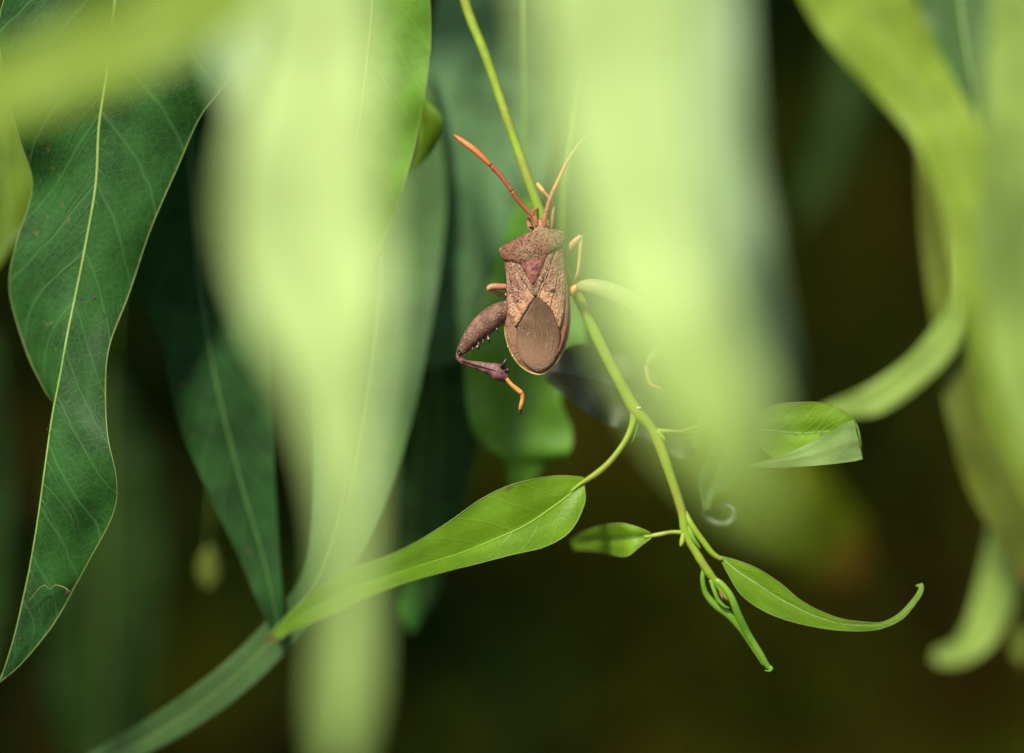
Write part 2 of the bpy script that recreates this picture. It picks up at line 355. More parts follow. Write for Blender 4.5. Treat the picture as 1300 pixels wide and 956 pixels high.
def ribs(G, parent, rm, em, rr, er, veins=None, vm=None, seed=0, vr=.5):
    """midrib, rim and side veins as geometry; radii in px"""
    n, k = len(G), len(G[0]); c = k//2; mid = [G[i][c] for i in range(n)]
    if rr:
        V, F = tube_geo(mid, [max(.2, rr*(1-.75*i/n))*K for i in range(n)], 8, .7); mk('midrib', V, F, rm, parent)
    if er:
        for s in (0, k-1):
            V, F = tube_geo([G[i][s] for i in range(n)], [er*K]*n, 6); mk('margin', V, F, em, parent)
    if veins:
        b = Bag(); rg = random.Random(seed)
        def at(fi, fj):
            fi = min(max(fi, 0), n-1.001); fj = min(max(fj, 0), k-1.001); i, j = int(fi), int(fj); a, q = fi-i, fj-j
            return (G[i][j]*(1-q)+G[i][j+1]*q)*(1-a)+(G[i+1][j]*(1-q)+G[i+1][j+1]*q)*a
        for side in (-1, 1):
            f = rg.uniform(-8, 0)
            while f < n-3:
                L = rg.uniform(7, 12); pts = []; rad = []; w0 = rg.random()*6
                if f+L > 1 and rg.random() < .88:
                    for q in range(15):
                        t = q/14*.94; ff = f+L*t**1.15+.5*math.sin(w0+t*7)*t
                        if ff < 0 or ff > n-1.5: continue
                        pts.append(at(ff, c+side*c*t)+Vector((0, -.006, 0))); rad.append(vr*K*(1-.65*t))
                    if len(pts) > 2: b.tube(pts, rad, 4)
                f += rg.uniform(1.3, 3.0)
        o = b.build('side_veins', vm, parent); o['kind'] = 'stuff'
def hang(G, parent, br, mat, r0=2.2, pname='petiole'):
    """petiole from the top of the leaf up to its branch"""
    n, k = len(G), len(G[0]); c = k//2; p0 = G[0][c]; A = BR[br]; j = int(np.argmin(abs(A[:, 0]-p0.x))); q = Vector(A[j, :3])
    d = (G[0][c]-G[2][c]).normalized(); L = (q-p0).length
    pts = cr([tuple(p0-d*.05), tuple(p0+d*L*.35), tuple(p0.lerp(q, .7)+Vector((0, 0, .1*L))), tuple(q)], 14)
    V, F = tube_geo([Vector(a) for a in pts], [r0*K*(1+.5*i/14) for i in range(14)], 8); mk(pname, V, F, mat, parent)
def leaf(label, st, mat, br='mid', group=None, rib=M['rib'], rr=1.6, edge=None, er=0, veins=False, vm=None, cup=.12, wav=.05, seed=0, n=56, pet=M['petiole'], pr=2.2, vr=.5):
    G = leaf_grid(st, n=n, cup=cup, wav=wav, seed=seed)
    o = root('leaf', G[0][len(G[0])//2], label, 'leaf', group)
    grid_mesh('blade', G, mat, o); ribs(G, o, rib, edge, rr, er, veins, vm, seed, vr)
    if br: hang(G, o, br, pet, pr)
    return o, G
HG = 'leaves hanging from the branches'
# in focus, far left
leafA = [(95, -130, 160, -130, 225, -130, .3), (40, -60, 155, -60, 300, -70, .2, -.1, .1), (2, 20, 147, 0, 318, 10, .1, -.2, .1), (6, 100, 136, 90, 296, 95, 0, -.2, .1), (26, 175, 126, 160, 254, 150, 0, 0, .15), (42, 235, 122, 235, 222, 222, 0, .3, .2),
         (22, 310, 108, 315, 189, 300, 0, .4, .2), (13, 370, 96, 375, 163, 375, 0, .5, .15), (32, 440, 86, 425, 140, 440, -.05, .55, .1), (58, 495, 76, 480, 134, 500, -.1, .6, 0), (78, 530, 66, 530, 137, 550, -.15, .6, -.1), (96, 600, 57, 595, 149, 608, -.15, .6, -.1),
         (92, 660, 48, 660, 143, 655, -.1, .6, 0), (78, 715, 39, 715, 114, 712, 0, .5, .1), (70, 755, 29, 762, 92, 750, 0, .4, .1), (50, 800, 19, 805, 66, 796, 0, .25, .1), (24, 845, 7, 845, 28, 842, 0, .15, .05), (-1, 867, -2, 867, 0, 866, 0)]
lA, GA = leaf('broad dark green sickle leaf in sharp focus at the left with pale midrib', leafA, M['old'], 'mid', HG, rib=M['rib'], rr=2.4, edge=M['edge'], er=.65, veins=True, vm=M['side'], cup=.10, seed=1, n=80, vr=.42)
# damage on leaf A: small dark holes/spots
b = Bag()
for px, py, r_ in ((120, 378, 2.2), (103, 380, 1), (26, 812, 2.4), (86, 752, 3.0), (60, 545, 1), (93, 640, .9)):
    b.blob(P(px, py, -.19 if py < 500 else -.2), r_*K*.7, .008, r_*K*1.4)
tube('scar_line', [(89, 751, -.16, 1.0), (80, 745, -.13, .7), (70, 743, -.12, .6), (63, 748, -.12, .5), (57, 743, -.12, .6), (50, 747, -.12, .5), (44, 754, -.11, .5), (36, 764, -.11, .4)], plain('leaf_scar_tan', (.17, .20, .05), (.25, .22, .06)), lA, n=40, seg=6)
b.build('brown_spot', M['spot'], lA)['kind'] = 'stuff'
leaf('dark green leaf hanging between the sickle leaf and the large pale leaf',
     [(215, -60, 240, -60, 265, -60, 2.4), (190, 80, 240, 80, 300, 80, 2.2), (178, 230, 243, 220, 330, 240, 2.0), (170, 350, 250, 330, 340, 350, 1.8), (205, 440, 264, 430, 345, 450, 1.6), (228, 540, 285, 530, 347, 540, 1.5), (262, 620, 308, 620, 350, 610, 1.4), (300, 700, 332, 700, 354, 690, 1.3), (325, 760, 346, 760, 359, 750, 1.2), (350, 815, 356, 815, 361, 812, 1.2)],
     M['old2'], 'mid', HG, rib=M['rib_dark'], rr=2.6, seed=2, cup=.12)
leaf('large pale yellow green leaf very close to the camera, left of the bug',
     [(354, -150, 400, -150, 446, -150, -11.6), (344, -50, 410, -50, 476, -50, -11.6), (326, 60, 408, 60, 476, 60, -11.636), (304, 160, 405, 160, 482, 170, -11.696), (290, 250, 400, 250, 488, 260, -11.75), (296, 330, 405, 330, 490, 340, -11.798), (327.333, 410, 415, 410, 485.6, 420, -11.846), (368, 500, 428, 500, 477, 500, -11.9), (399.2, 590, 440, 590, 470, 580, -11.954), (416, 670, 446, 670, 469, 660, -12.002), (418, 750, 446, 740, 470, 740, -12.05), (412, 820, 440, 820, 470, 820, -12.092), (408, 900, 434, 900, 464, 900, -12.14), (420, 980, 430, 980, 440, 980, -12.188), (454, 1060, 428, 1060, 396, 1060, -12.236)],
     M['pale'], 'front', HG, rib=M['rib_pale'], rr=2, seed=3, cup=.18, wav=.12)
leaf('grey green leaf half behind the large pale leaf, its tip at lower left',
     [(450, -10, 470, -12, 490, -10, 2.9), (420, 30, 470, 30, 510, 30, 2.9), (400, 80, 470, 80, 540, 80, 2.9), (400, 220, 480, 220, 566, 220, 2.8), (400, 340, 480, 340, 560, 330, 2.6), (400, 440, 470, 450, 543, 440, 2.2), (400, 540, 455, 550, 520, 545, 1.8), (398, 640, 435, 650, 484, 650, 1.4), (384, 728, 403, 738, 432, 745, 1.2), (338, 788, 355, 800, 378, 812, 1.4), (284, 842, 299, 858, 318, 872, 1.5), (220, 890, 235, 908, 250, 922, 1.6), (150, 935, 162, 950, 172, 962, 1.7), (82, 975, 84, 979, 86, 983, 1.8)],
     M['sage'], 'mid', HG, rib=M['rib'], rr=1.5, seed=4, cup=.12)
leaf('bright green leaf with clear midrib at the top beside the large pale leaf',
     [(440, -48, 474, -50, 505, -50, -1), (392, -25, 474, -25, 540, -25, -1), (375, 30, 473, 20, 547, 40, -1), (372, 90, 466, 90, 541, 110, -1), (374, 150, 459, 150, 530, 170, -1), (380, 210, 450, 210, 515, 230, -1), (390, 280, 442, 280, 494, 290, -.9), (400, 350, 436, 350, 470, 350, -.9), (412, 420, 428, 420, 448, 420, -.8), (418, 480, 420, 482, 422, 480, -.8)],
     M['bright'], 'mid', HG, rib=M['rib'], rr=2.2, edge=M['edge'], er=.6, seed=5, cup=.12)
leaf('small curled bright green leaf peeping out beside the top leaf',
     [(505, 40, 512, 40, 520, 40, 1.3), (505, 100, 522, 95, 540, 118, 1.3), (502, 140, 530, 132, 558, 142, 1.2, 0, -.2), (508, 172, 534, 165, 562, 165, 1.2, 0, -.3), (510, 200, 528, 196, 546, 196, 1.2), (514, 218, 517, 220, 521, 218, 1.2)],
     M['moss'], 'mid', HG, rr=1, seed=6, n=30, cup=.5)
leaf('broad blue green leaf out of focus right behind the bug',
     [(600, -120, 640, -120, 690, -120, 3.6), (560, -20, 640, -20, 720, -20, 3.5), (538, 100, 625, 100, 712, 100, 3.4), (530, 220, 612, 220, 700, 210, 3.2), (525, 330, 605, 330, 668, 310, 3.1), (525, 410, 590, 405, 640, 390, 3), (534, 445, 572, 450, 608, 445, 3), (540, 468, 545, 470, 552, 468, 3)],
     M['blue'], 'back', HG, rib=M['rib_dark'], rr=2, seed=7, cup=.1)
leaf('blue green leaf standing behind the right antenna, far out of focus',
     [(690, -150, 720, -150, 760, -150, 6), (650, -40, 715, -40, 790, -40, 6), (660, 80, 715, 80, 790, 80, 6), (680, 200, 725, 200, 790, 200, 6), (705, 330, 750, 330, 800, 330, 6), (735, 440, 770, 440, 820, 440, 6), (790, 540, 795, 540, 800, 540, 6)],
     M['mid'], 'back', HG, rr=2, seed=8)
leaf('dark blue green leaf hanging in the gap below left of the bug',
     [(500, 300, 525, 300, 550, 300, 4), (490, 400, 545, 400, 610, 410, 4), (495, 480, 555, 480, 622, 480, 4), (505, 560, 555, 560, 612, 560, 4.2), (508, 640, 550, 640, 592, 640, 4.4), (512, 710, 545, 710, 572, 710, 4.6), (525, 770, 535, 770, 545, 770, 4.8)],
     M['darkblue'], 'back', HG, rr=2, seed=9)
leaf('bright green leaf hanging behind the bug and its curled hind leg, out of focus',
     [(660, 250, 668, 250, 676, 250, 2.6), (615, 370, 668, 370, 735, 380, 2.6), (592, 440, 662, 440, 742, 450, 2.4), (592, 500, 655, 500, 712, 500, 2.4), (600, 545, 652, 545, 726, 545, 2.4), (622, 572, 652, 575, 720, 578, 2.4), (642, 592, 656, 598, 690, 592, 2.5), (650, 640, 657, 640, 668, 640, 2.6), (655, 700, 658, 700, 661, 700, 2.7)],
     M['midb'], 'back', HG, rr=2.4, rib=M['rib_dark'], seed=10, cup=.25)
lP, GP = leaf('dull purple grey leaf with a wavy edge behind the green stem under the bug',
     [(690, 462, 693, 470, 692, 482, .9), (712, 446, 716, 476, 722, 506, .8, 0, .2), (738, 436, 748, 482, 742, 521, .7), (768, 446, 778, 492, 764, 536, .7, 0, .1), (800, 452, 812, 508, 792, 545, .8), (830, 468, 842, 530, 825, 560, .9), (852, 500, 868, 552, 862, 580, 1.1), (880, 560, 886, 570, 884, 576, 1.4)],
     M['purple'], None, None, rib=M['spot'], rr=1, seed=11, n=60, cup=-.2, wav=.16)
tube('petiole', [(882, 568, 1.3, 1.6), (895, 520, 1.5, 1.8), (900, 380, 2, 2), (895, 150, 2.8, 2.2), (880, -150, 3.6, 2.4), (872, -330, 4.2, 2.8)], M['petiole'], lP, n=40)
leaf('long pale leaf very close to the camera, slanting over the bug right hind leg',
     [(700, -170, 750, -170, 810, -170, -13.6), (672, -40, 765, -40, 880, -40, -13.6), (684, 80, 775, 80, 880, 80, -13.6), (705, 190, 790, 190, 885, 190, -13.7), (735, 300, 808, 300, 888, 290, -13.8), (765, 400, 842, 400, 920, 385, -14), (802, 490, 880, 480, 955, 455, -14), (850, 562, 910, 545, 968, 515, -14), (902, 618, 938, 596, 976, 570, -13.9), (948, 658, 966, 640, 986, 622, -13.8), (990, 672, 993, 669, 997, 665, -13.7)],
     M['pale2'], 'front', HG, rib=M['rib_pale'], rr=2, seed=12, cup=.15)
leaf('broad silvery pale green leaf close to the camera, left of the dark gap',
     [(800, -170, 850, -170, 900, -170, -10.5), (780, -50, 860, -50, 938, -50, -10.5), (780, 80, 865, 80, 945, 80, -10.5), (790, 200, 875, 200, 955, 200, -10.5), (810, 310, 895, 310, 972, 310, -10.5), (840, 400, 918, 400, 988, 400, -10.5), (880, 480, 940, 480, 996, 470, -10.5), (925, 545, 958, 545, 992, 535, -10.5), (962, 600, 970, 602, 980, 598, -10.5)],
     M['glauc'], 'front', HG, rib=M['rib_pale'], rr=2, seed=13, cup=.15)
leaf('olive green blurred leaf with brown tip, behind and below the folded leaf',
     [(800, 430, 810, 425, 820, 420, 6), (840, 530, 870, 500, 900, 470, 8), (900, 620, 940, 580, 985, 550, 10), (960, 680, 1000, 635, 1045, 600, 12), (1010, 715, 1045, 680, 1085, 650, 13), (1045, 735, 1070, 705, 1098, 680, 13.5), (1085, 742, 1092, 730, 1100, 720, 14)],
     M['oliveb'], 'back', HG, rr=2, seed=14)
# right side group
leaf('bright yellow green leaf curving down from the top right corner area',
     [(960, -140, 1000, -150, 1050, -160, -4.2), (990, -60, 1050, -70, 1110, -80, -4.2), (1025, 15, 1090, -5, 1150, -20, -4.2), (1062, 68, 1122, 45, 1180, 40, -4.2), (1112, 122, 1160, 108, 1215, 110, -4.2), (1158, 178, 1200, 175, 1252, 180, -4.3), (1190, 250, 1228, 255, 1270, 260, -4.4), (1210, 340, 1250, 345, 1290, 340, -4.5), (1225, 430, 1265, 430, 1310, 420, -4.6), (1245, 510, 1285, 510, 1330, 500, -4.6), (1280, 590, 1310, 590, 1340, 580, -4.6), (1325, 680, 1330, 680, 1336, 680, -4.6)],
     M['yellow'], 'front', HG, rr=2, seed=15, cup=.15)
leaf('olive leaf out of focus hanging behind the bright leaf at the right edge',
     [(1180, -60, 1210, -60, 1240, -60, 4), (1165, 80, 1215, 80, 1270, 80, 4), (1163, 210, 1220, 210, 1290, 210, 4), (1172, 330, 1230, 330, 1300, 330, 4), (1185, 430, 1245, 430, 1310, 430, 4), (1202, 530, 1258, 530, 1315, 530, 4), (1225, 610, 1270, 610, 1320, 610, 4), (1262, 680, 1290, 680, 1320, 680, 4), (1300, 740, 1304, 740, 1308, 740, 4)],
     M['olive'], 'back', HG, rr=2, rib=M['rib_dark'], seed=16)
leaf('greyish green leaf in the top right corner, far out of focus',
     [(1150, -130, 1200, -130, 1260, -130, -2.8), (1160, -30, 1215, -30, 1280, -30, -2.8), (1172, 50, 1225, 50, 1285, 50, -2.9), (1190, 130, 1240, 130, 1290, 130, -3), (1215, 210, 1252, 210, 1290, 210, -3), (1255, 290, 1258, 290, 1262, 290, -3)],
     M['sage'], 'front', HG, rr=2, seed=17)
leaf('pale green leaf cut off by the right edge near the camera',
     [(1270, -150, 1300, -150, 1340, -150, -6), (1255, -40, 1310, -40, 1370, -40, -6), (1252, 80, 1310, 80, 1375, 80, -6), (1245, 210, 1305, 210, 1370, 210, -6), (1240, 330, 1300, 330, 1360, 330, -6), (1255, 440, 1305, 440, 1360, 440, -6), (1280, 530, 1320, 530, 1360, 530, -6), (1320, 620, 1324, 620, 1330, 620, -6)],
     M['lime'], 'front', HG, rr=2, seed=18)
leaf('narrow pale green leaf tip bending down to the left beside the folded leaf',
     [(1215, 300, 1225, 300, 1240, 300, 3.5), (1210, 370, 1226, 380, 1245, 385, 3.6), (1185, 415, 1200, 428, 1216, 440, 3.7), (1150, 455, 1163, 472, 1172, 488, 3.7), (1105, 488, 1115, 505, 1122, 522, 3.7), (1066, 506, 1075, 518, 1085, 530, 3.7), (1040, 518, 1042, 524, 1046, 528, 3.7)],
     M['lime'], 'back', HG, rr=1.6, rib=M['rib'], seed=19, n=40)
leaf('narrow sickle leaf curling in from the right edge with a brown blurred tip',
     [(1277, 480, 1308, 480, 1338, 480, 5.8), (1272, 570, 1303, 580, 1333, 590, 5.8), (1260, 650, 1288, 660, 1313, 670, 5.8), (1244.11, 722, 1271.23, 735, 1297.23, 748, 5.8), (1229.48, 780.52, 1247.44, 796, 1262.06, 814.92, 5.8), (1210.26, 813.8, 1217.84, 828, 1224.94, 842.2, 5.9), (1188.92, 824.9, 1193.6, 834, 1198.15, 844.4, 6), (1181.76, 834.46, 1183.36, 838, 1185.72, 840.36, 6)],
     M['lime'], 'back', HG, rr=1.6, seed=20, n=44)
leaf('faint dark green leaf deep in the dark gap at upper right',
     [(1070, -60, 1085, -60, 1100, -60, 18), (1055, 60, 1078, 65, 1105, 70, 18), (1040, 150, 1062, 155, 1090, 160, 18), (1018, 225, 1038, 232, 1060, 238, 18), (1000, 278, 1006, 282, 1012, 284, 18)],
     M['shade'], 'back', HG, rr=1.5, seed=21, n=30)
# left extras
leaf('blurred yellow green leaf crossing in front of the top of the sickle leaf',
     [(429, -126, 440, -100, 451, -76, -10.4), (329, -96, 345, -50, 366, -16, -10.4), (214, -36, 235, 20, 256, 64, -10.4), (109, 14, 125, 65, 143, 116, -10.4), (9, 64, 20, 112, 33, 154, -10.4), (-91, 114, -82, 150, -71, 184, -10.4), (-161, 174, -157, 184, -153, 192, -10.4)],
     M['yellow'], 'front', HG, rr=2, seed=22)
leaf('blurred silvery leaf tip in front of the sickle leaf right edge',
     [(300, -160, 320, -160, 345, -160, -8.9), (280, -60, 312, -60, 345, -60, -8.9), (268, 20, 300, 20, 332, 20, -8.9), (268, 80, 294, 85, 320, 80, -8.9), (286, 140, 290, 145, 294, 140, -8.9)],
     M['glauc'], 'front', HG, rr=2, seed=23, n=30)
leaf('blurred bright green leaf behind the left edge of the sickle leaf',
     [(-30, -20, -10, -20, 10, -20, 3), (-60, 100, 0, 100, 50, 110, 3), (-60, 200, 5, 200, 62, 200, 3), (-50, 270, 10, 265, 50, 258, 3), (-30, 320, 0, 315, 25, 300, 3), (-20, 350, -15, 350, -10, 350, 3)],
     M['moss'], 'back', HG, rr=2, seed=24, n=36)
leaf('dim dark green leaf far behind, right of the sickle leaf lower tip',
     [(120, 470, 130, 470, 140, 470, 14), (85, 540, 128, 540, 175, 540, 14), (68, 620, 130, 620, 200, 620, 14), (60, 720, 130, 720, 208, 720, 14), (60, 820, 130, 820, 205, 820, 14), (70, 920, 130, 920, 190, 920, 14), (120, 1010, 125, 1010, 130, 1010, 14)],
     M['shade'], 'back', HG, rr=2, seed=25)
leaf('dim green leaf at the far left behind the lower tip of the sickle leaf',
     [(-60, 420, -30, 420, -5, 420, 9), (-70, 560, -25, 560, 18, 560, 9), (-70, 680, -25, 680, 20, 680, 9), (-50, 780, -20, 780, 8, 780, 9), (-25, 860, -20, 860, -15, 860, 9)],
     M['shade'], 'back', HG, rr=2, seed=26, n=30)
def small(label, c, rx, rz, y, mat, seed):
    leaf(label, [(c[0], c[1]-rz*1.3, c[0]+1, c[1]-rz*1.3, c[0]+2, c[1]-rz*1.3, y), (c[0]-rx*.8, c[1]-rz*.5, c[0], c[1]-rz*.5, c[0]+rx*.8, c[1]-rz*.5, y), (c[0]-rx, c[1]+rz*.2, c[0], c[1]+rz*.2, c[0]+rx, c[1]+rz*.2, y), (c[0]-2, c[1]+rz, c[0], c[1]+rz, c[0]+2, c[1]+rz, y)], mat, 'back', 'small leaves glinting behind', rr=1, seed=seed, n=20, pr=1)
small('small yellowish leaf glinting in the dark gap at lower left', (264, 722), 13, 24, 5, M['olive'], 31)
small('small olive leaf glinting at the lower right edge', (1296, 822), 14, 24, 5, M['olive'], 32)
small('small green leaf below the long leaf near the bottom, out of focus', (522, 770), 16, 32, 4, M['mid'], 33)

# ------------------------------------------------------------------ the twig with its leaves
tw = root('twig', P(570, -90, .1), 'slender yellow green twig with young leaves that the brown bug clings to', 'twig')
A = BR['mid']; j = int(np.argmin(abs(A[:, 0]+1.2))); q = A[j]
tube('stem', [(556, -330, .1, 9), (574, -100, .3, 7), (590, 0, .35, 6.2), (617, 72, .25, 6), (643, 148, .15, 6), (668, 220, .05, 6.2), (690, 280, 0, 6.5), (712, 330, 0, 6.8), (735, 378, 0, 7), (764, 440, 0, 7.2), (792, 494, 0, 7.2), (808, 522, 0, 8.6), (826, 542, 0, 6.6), (838, 566, 0, 7), (852, 606, 0, 6), (866, 650, 0, 6), (871, 676, 0, 6.5), (884, 702, 0, 5.2), (899, 726, 0, 5.4), (910, 740, 0, 4.2), (925, 762, 0, 4)], M['stem'], tw, n=110, seg=14, rough=.08)
def side(name, pts, mat=M['stem'], n=24): return tube(name, pts, mat, tw, n=n, seg=12)
side('side_stem', [(870, 650, 0, 3), (879, 668, -.05, 4), (893, 688, -.05, 4), (905, 703, -.05, 3.6), (917, 711, -.05, 2.8)])
side('stipule', [(872, 662, 0, 3), (879, 682, -.05, 3.4), (886, 692, -.05, 2), (890, 696, -.05, .4)], M['shoot'], 12)
side('stipule', [(812, 520, .05, 1.6), (810, 538, 0, 1.8), (805, 555, 0, 1.6), (802, 563, 0, .5)], M['shoot'], 12)
side('scar_and_glint', [(868, 676, -.02, 3), (866, 688, -.04, 3.4), (864, 694, -.04, 1.4)], M['stem'], 8)
side('scar_and_glint', [(834, 548, -.02, 4), (842, 556, -.04, 3), (845, 560, -.04, .8)], M['stem'], 8)
b = Bag(); b.blob(P(811, 518, -.075), .045, .02, .02); b.build('scar_and_glint', M['white'], tw)['kind'] = 'stuff'  # pale blob stands in for a white glint on the stem node
def twig_leaf(label, st, mat, pet=None, rr=1.3, rib=M['rib'], er=.5, edge=M['edge'], n=50, cup=.12, wav=.04, seed=0, veins=False):
    G = leaf_grid(st, n=n, cup=cup, wav=wav, seed=seed); o = grid_mesh('leaf', G, mat, tw); o['label'] = label
    ribs(G, o, rib, edge, rr, er, veins, M['side_fresh'], seed, .25)
    if pet: tube('petiole', pet, M['stem'], o, n=20, seg=10)
    return o
twig_leaf('long bright green lance leaf pointing to lower left',
          [(741, 606, 744, 611, 742, 618, 0), (716, 604, 728, 624, 742, 640, 0, 0, -.05), (690, 606, 700, 645, 724, 674, -.05), (650, 615, 665, 668, 692, 694, -.1), (610, 634, 625, 686, 650, 704, -.2), (570, 662, 585, 702, 605, 716, -.4), (525, 690, 540, 716, 560, 727, -.7), (480, 710, 495, 731, 515, 740, -1), (435, 726, 450, 746, 468, 758, -1.3), (395, 752, 408, 766, 424, 778, -1.6), (362, 784, 368, 791, 378, 798, -1.8), (336, 812, 339, 816, 342, 818, -2)],
          M['fresh'], [(806, 522, 0, 6.5), (803, 540, -.02, 4.6), (793, 562, -.04, 4.2), (775, 586, -.04, 4.4), (757, 602, -.02, 4.6), (738, 614, 0, 3), (722, 626, 0, 1.6)], rib=M['side_fresh'], rr=1.1, seed=41, n=60)
twig_leaf('small green leaf blade on a thin stalk pointing left',
          [(826, 676, 828, 680, 826, 684, 0), (806, 668, 812, 682, 812, 694, .1), (786, 664, 795, 684, 796, 706, .2), (762, 668, 772, 686, 778, 704, .7), (740, 676, 750, 688, 756, 699, 1.1), (724, 688, 726, 692, 729, 697, 1.5)],
          M['fresh2'], [(867, 676, 0, 3.2), (852, 676, 0, 2.8), (836, 679, 0, 3.2), (818, 682, .05, 2.2)], rib=M['rib_dark'], rr=1, seed=42, n=32, cup=.3)
twig_leaf('narrow bright green leaf whose long tip curls up at lower right',
          [(915, 706, 916, 708, 915, 711, -.05), (937, 712, 934, 724, 925, 730, -.05), (962, 722, 955, 738, 940, 754, -.05), (990, 740, 984, 757, 965, 773, -.05), (1016, 762, 1012, 772, 995, 786, -.05), (1042, 776, 1036, 783, 1030, 795, -.05), (1070, 786, 1066, 792, 1064, 800, -.03), (1100, 790, 1098, 794, 1098, 801, 0), (1120, 790, 1121, 793, 1122, 797, .02), (1140, 780, 1142, 783, 1145, 786, .05), (1156, 764, 1158, 766, 1161, 768, .08), (1166, 750, 1168, 751, 1171, 752, .1), (1166, 743, 1169, 742, 1171, 741, .12), (1163, 743, 1163, 744, 1163, 745, .12)],
          M['fresh'], None, rr=1.5, seed=43, n=64, cup=.15, veins=True)
twig_leaf('bright green leaf with a pale turned over corner at right',
          [(900, 534, 905, 538, 900, 543, 0), (930, 534, 930, 540, 934, 548, 0), (955, 527, 960, 545, 958, 563, 0), (985, 514, 990, 548, 984, 582, 0, 0, .05), (1015, 511, 1020, 550, 1014, 586, 0), (1045, 512, 1048, 548, 1040, 585, 0), (1070, 520, 1068, 550, 1062, 584, 0), (1083, 532, 1084, 553, 1080, 583, .02), (1090, 545, 1091, 560, 1090, 583, .03), (1094, 572, 1095, 577, 1096, 582, .05)],
          M['fresh2'], [(834, 548, 0, 5), (848, 547, -.02, 2.6), (866, 547, 0, 2), (888, 541, 0, 2), (915, 539, 0, 1.6)], rr=1.3, seed=44, n=44, cup=.1, veins=True)
G = leaf_grid([(950, 590, 950, 591, 951, 592, -.12), (985, 580, 985, 586, 985, 594, -.16), (1020, 566, 1022, 580, 1024, 592, -.18), (1050, 550, 1055, 570, 1058, 589, -.18), (1072, 538, 1078, 562, 1082, 586, -.16), (1084, 533, 1090, 560, 1095, 583, -.1)], n=24, cup=-.1, seed=3)
o = grid_mesh('leaf_fold', G, M['fold'], tw); o['label'] = 'pale underside of the turned over leaf corner'
twig_leaf('small grey green leaf with its tip rolled into a ring',
          [(925, 556, 928, 558, 932, 558, .8), (905, 572, 920, 578, 940, 580, .7), (893, 595, 912, 600, 934, 602, .7), (888, 615, 902, 620, 920, 622, .7), (892, 634, 898, 636, 906, 630, .7), (893, 645, 896, 647, 901, 646, .7)],
          M['sage'], [(850, 547, .1, 1.6), (885, 550, .5, 1.6), (910, 554, .7, 1.6), (926, 558, .8, 1.4)], rr=.8, er=.4, seed=45, n=30, cup=.3)
ring = [(895, 645, .7, 2.4), (897, 655, .8, 4.2), (907, 663, .8, 4.8), (922, 665, .8, 4.6), (932, 657, .8, 4), (932, 646, .8, 3.8), (923, 641, .85, 3.6), (914, 645, .9, 3.4), (911, 655, 1, 3.2), (917, 664, 1.1, 2.4)]
tube('rolled_tip', ring, M['rolled'], tw, n=60, seg=8, rough=.3)
# folded young leaves at the end of the twig
tube('young_leaf', [(905, 735, 0, 4), (916, 742, -.05, 4.2), (928, 758, -.08, 4.5), (938, 782, -.06, 4.8), (950, 806, 0, 4.6), (964, 828, 0, 4), (974, 845, 0, 3.6), (979, 849, -.02, 3), (976, 852, -.05, 2.2), (971, 851, -.06, 1)], M['shoot'], tw, n=60, seg=12, flat=.6)
tube('young_leaf', [(894, 720, .02, 3), (892, 735, .02, 3), (896, 753, .05, 3.6), (908, 768, .05, 4.6), (926, 782, .05, 4.6), (942, 800, .05, 4), (956, 822, .04, 3), (970, 845, .02, 2)], M['shoot'], tw, n=50, seg=12, flat=.6)
tube('young_leaf', [(902, 736, -.02, 2.4), (907, 750, -.04, 2.8), (912, 762, -.04, 2.6), (920, 770, -.04, 2), (926, 772, -.02, 1)], M['shoot'], tw, n=30, seg=10, flat=.7)
tube('bud', [(913, 752, -.02, .8), (917, 758, -.06, 2), (918, 764, -.06, .8)], M['tibia'], tw, n=10, seg=8)

# ------------------------------------------------------------------ the bug
Z0 = -.36                                   # depth of the body's edge line
bug = root('bug', P(684, 385, Z0), 'brown leaf footed bug with orange antennae and thick hind legs clinging to the green stem', 'insect')
st = [(683.5, 279, 687.5, 278, 1, 1.5), (679, 282, 691, 281, 4, 5), (676, 287, 695, 285, 6, 8), (675, 292, 698, 289, 7, 10), (667, 300, 703, 294.5, 8.5, 12), (652, 309, 710, 299, 11, 14), (640, 321, 713.5, 304, 14, 16), (642, 332, 714, 312, 15, 18), (644, 350, 717, 338, 15, 20), (643.5, 375, 721, 370, 14, 20),
      (640, 400, 723.5, 398, 11.5, 18), (641, 420, 722, 420, 9.5, 15), (646, 441, 717, 441, 7.5, 11), (655, 458, 708, 458, 5.5, 7), (667, 469, 699, 469, 3.5, 4), (678, 474, 691, 474.5, 1.8, 2), (684, 475.5, 686, 475.5, .6, .6)]
A = cr(st, 90); SEG = 40; V = []; F = []
for a in A:
    for k in range(SEG):
        q = 2*math.pi*k/SEG; cx = math.cos(q); sn = math.sin(q)
        t = (cx+1)/2; x = a[0]*(1-t)+a[2]*t; y = a[1]*(1-t)+a[3]*t
        h = (a[4]*abs(sn)**.85 if sn > 0 else -a[5]*abs(sn)**.9)
        V.append(P(x, y, Z0-h*K))
n_ = len(A)
for i in range(n_-1):
    for k in range(SEG): F.append([i*SEG+k, i*SEG+(k+1) % SEG, (i+1)*SEG+(k+1) % SEG, (i+1)*SEG+k])
V.append(P(685.5, 278, Z0)); V.append(P(685, 476, Z0))
for k in range(SEG): F.append([n_*SEG, (k+1) % SEG, k]); F.append([n_*SEG+1, (n_-1)*SEG+k, (n_-1)*SEG+(k+1) % SEG])
mk('body', V, F, M['cuticle'], bug)
bvh = BVHTree.FromPolygons([tuple(v) for v in V], F)
def onbody(px, py, lift=0.0):
    o_ = Vector((0, -D, 0)); d = (P(px, py, Z0)-o_).normalized(); hit = bvh.ray_cast(o_, d)[0]
    p = hit if hit is not None else P(px, py, Z0)
    return p+Vector((0, -lift, 0))
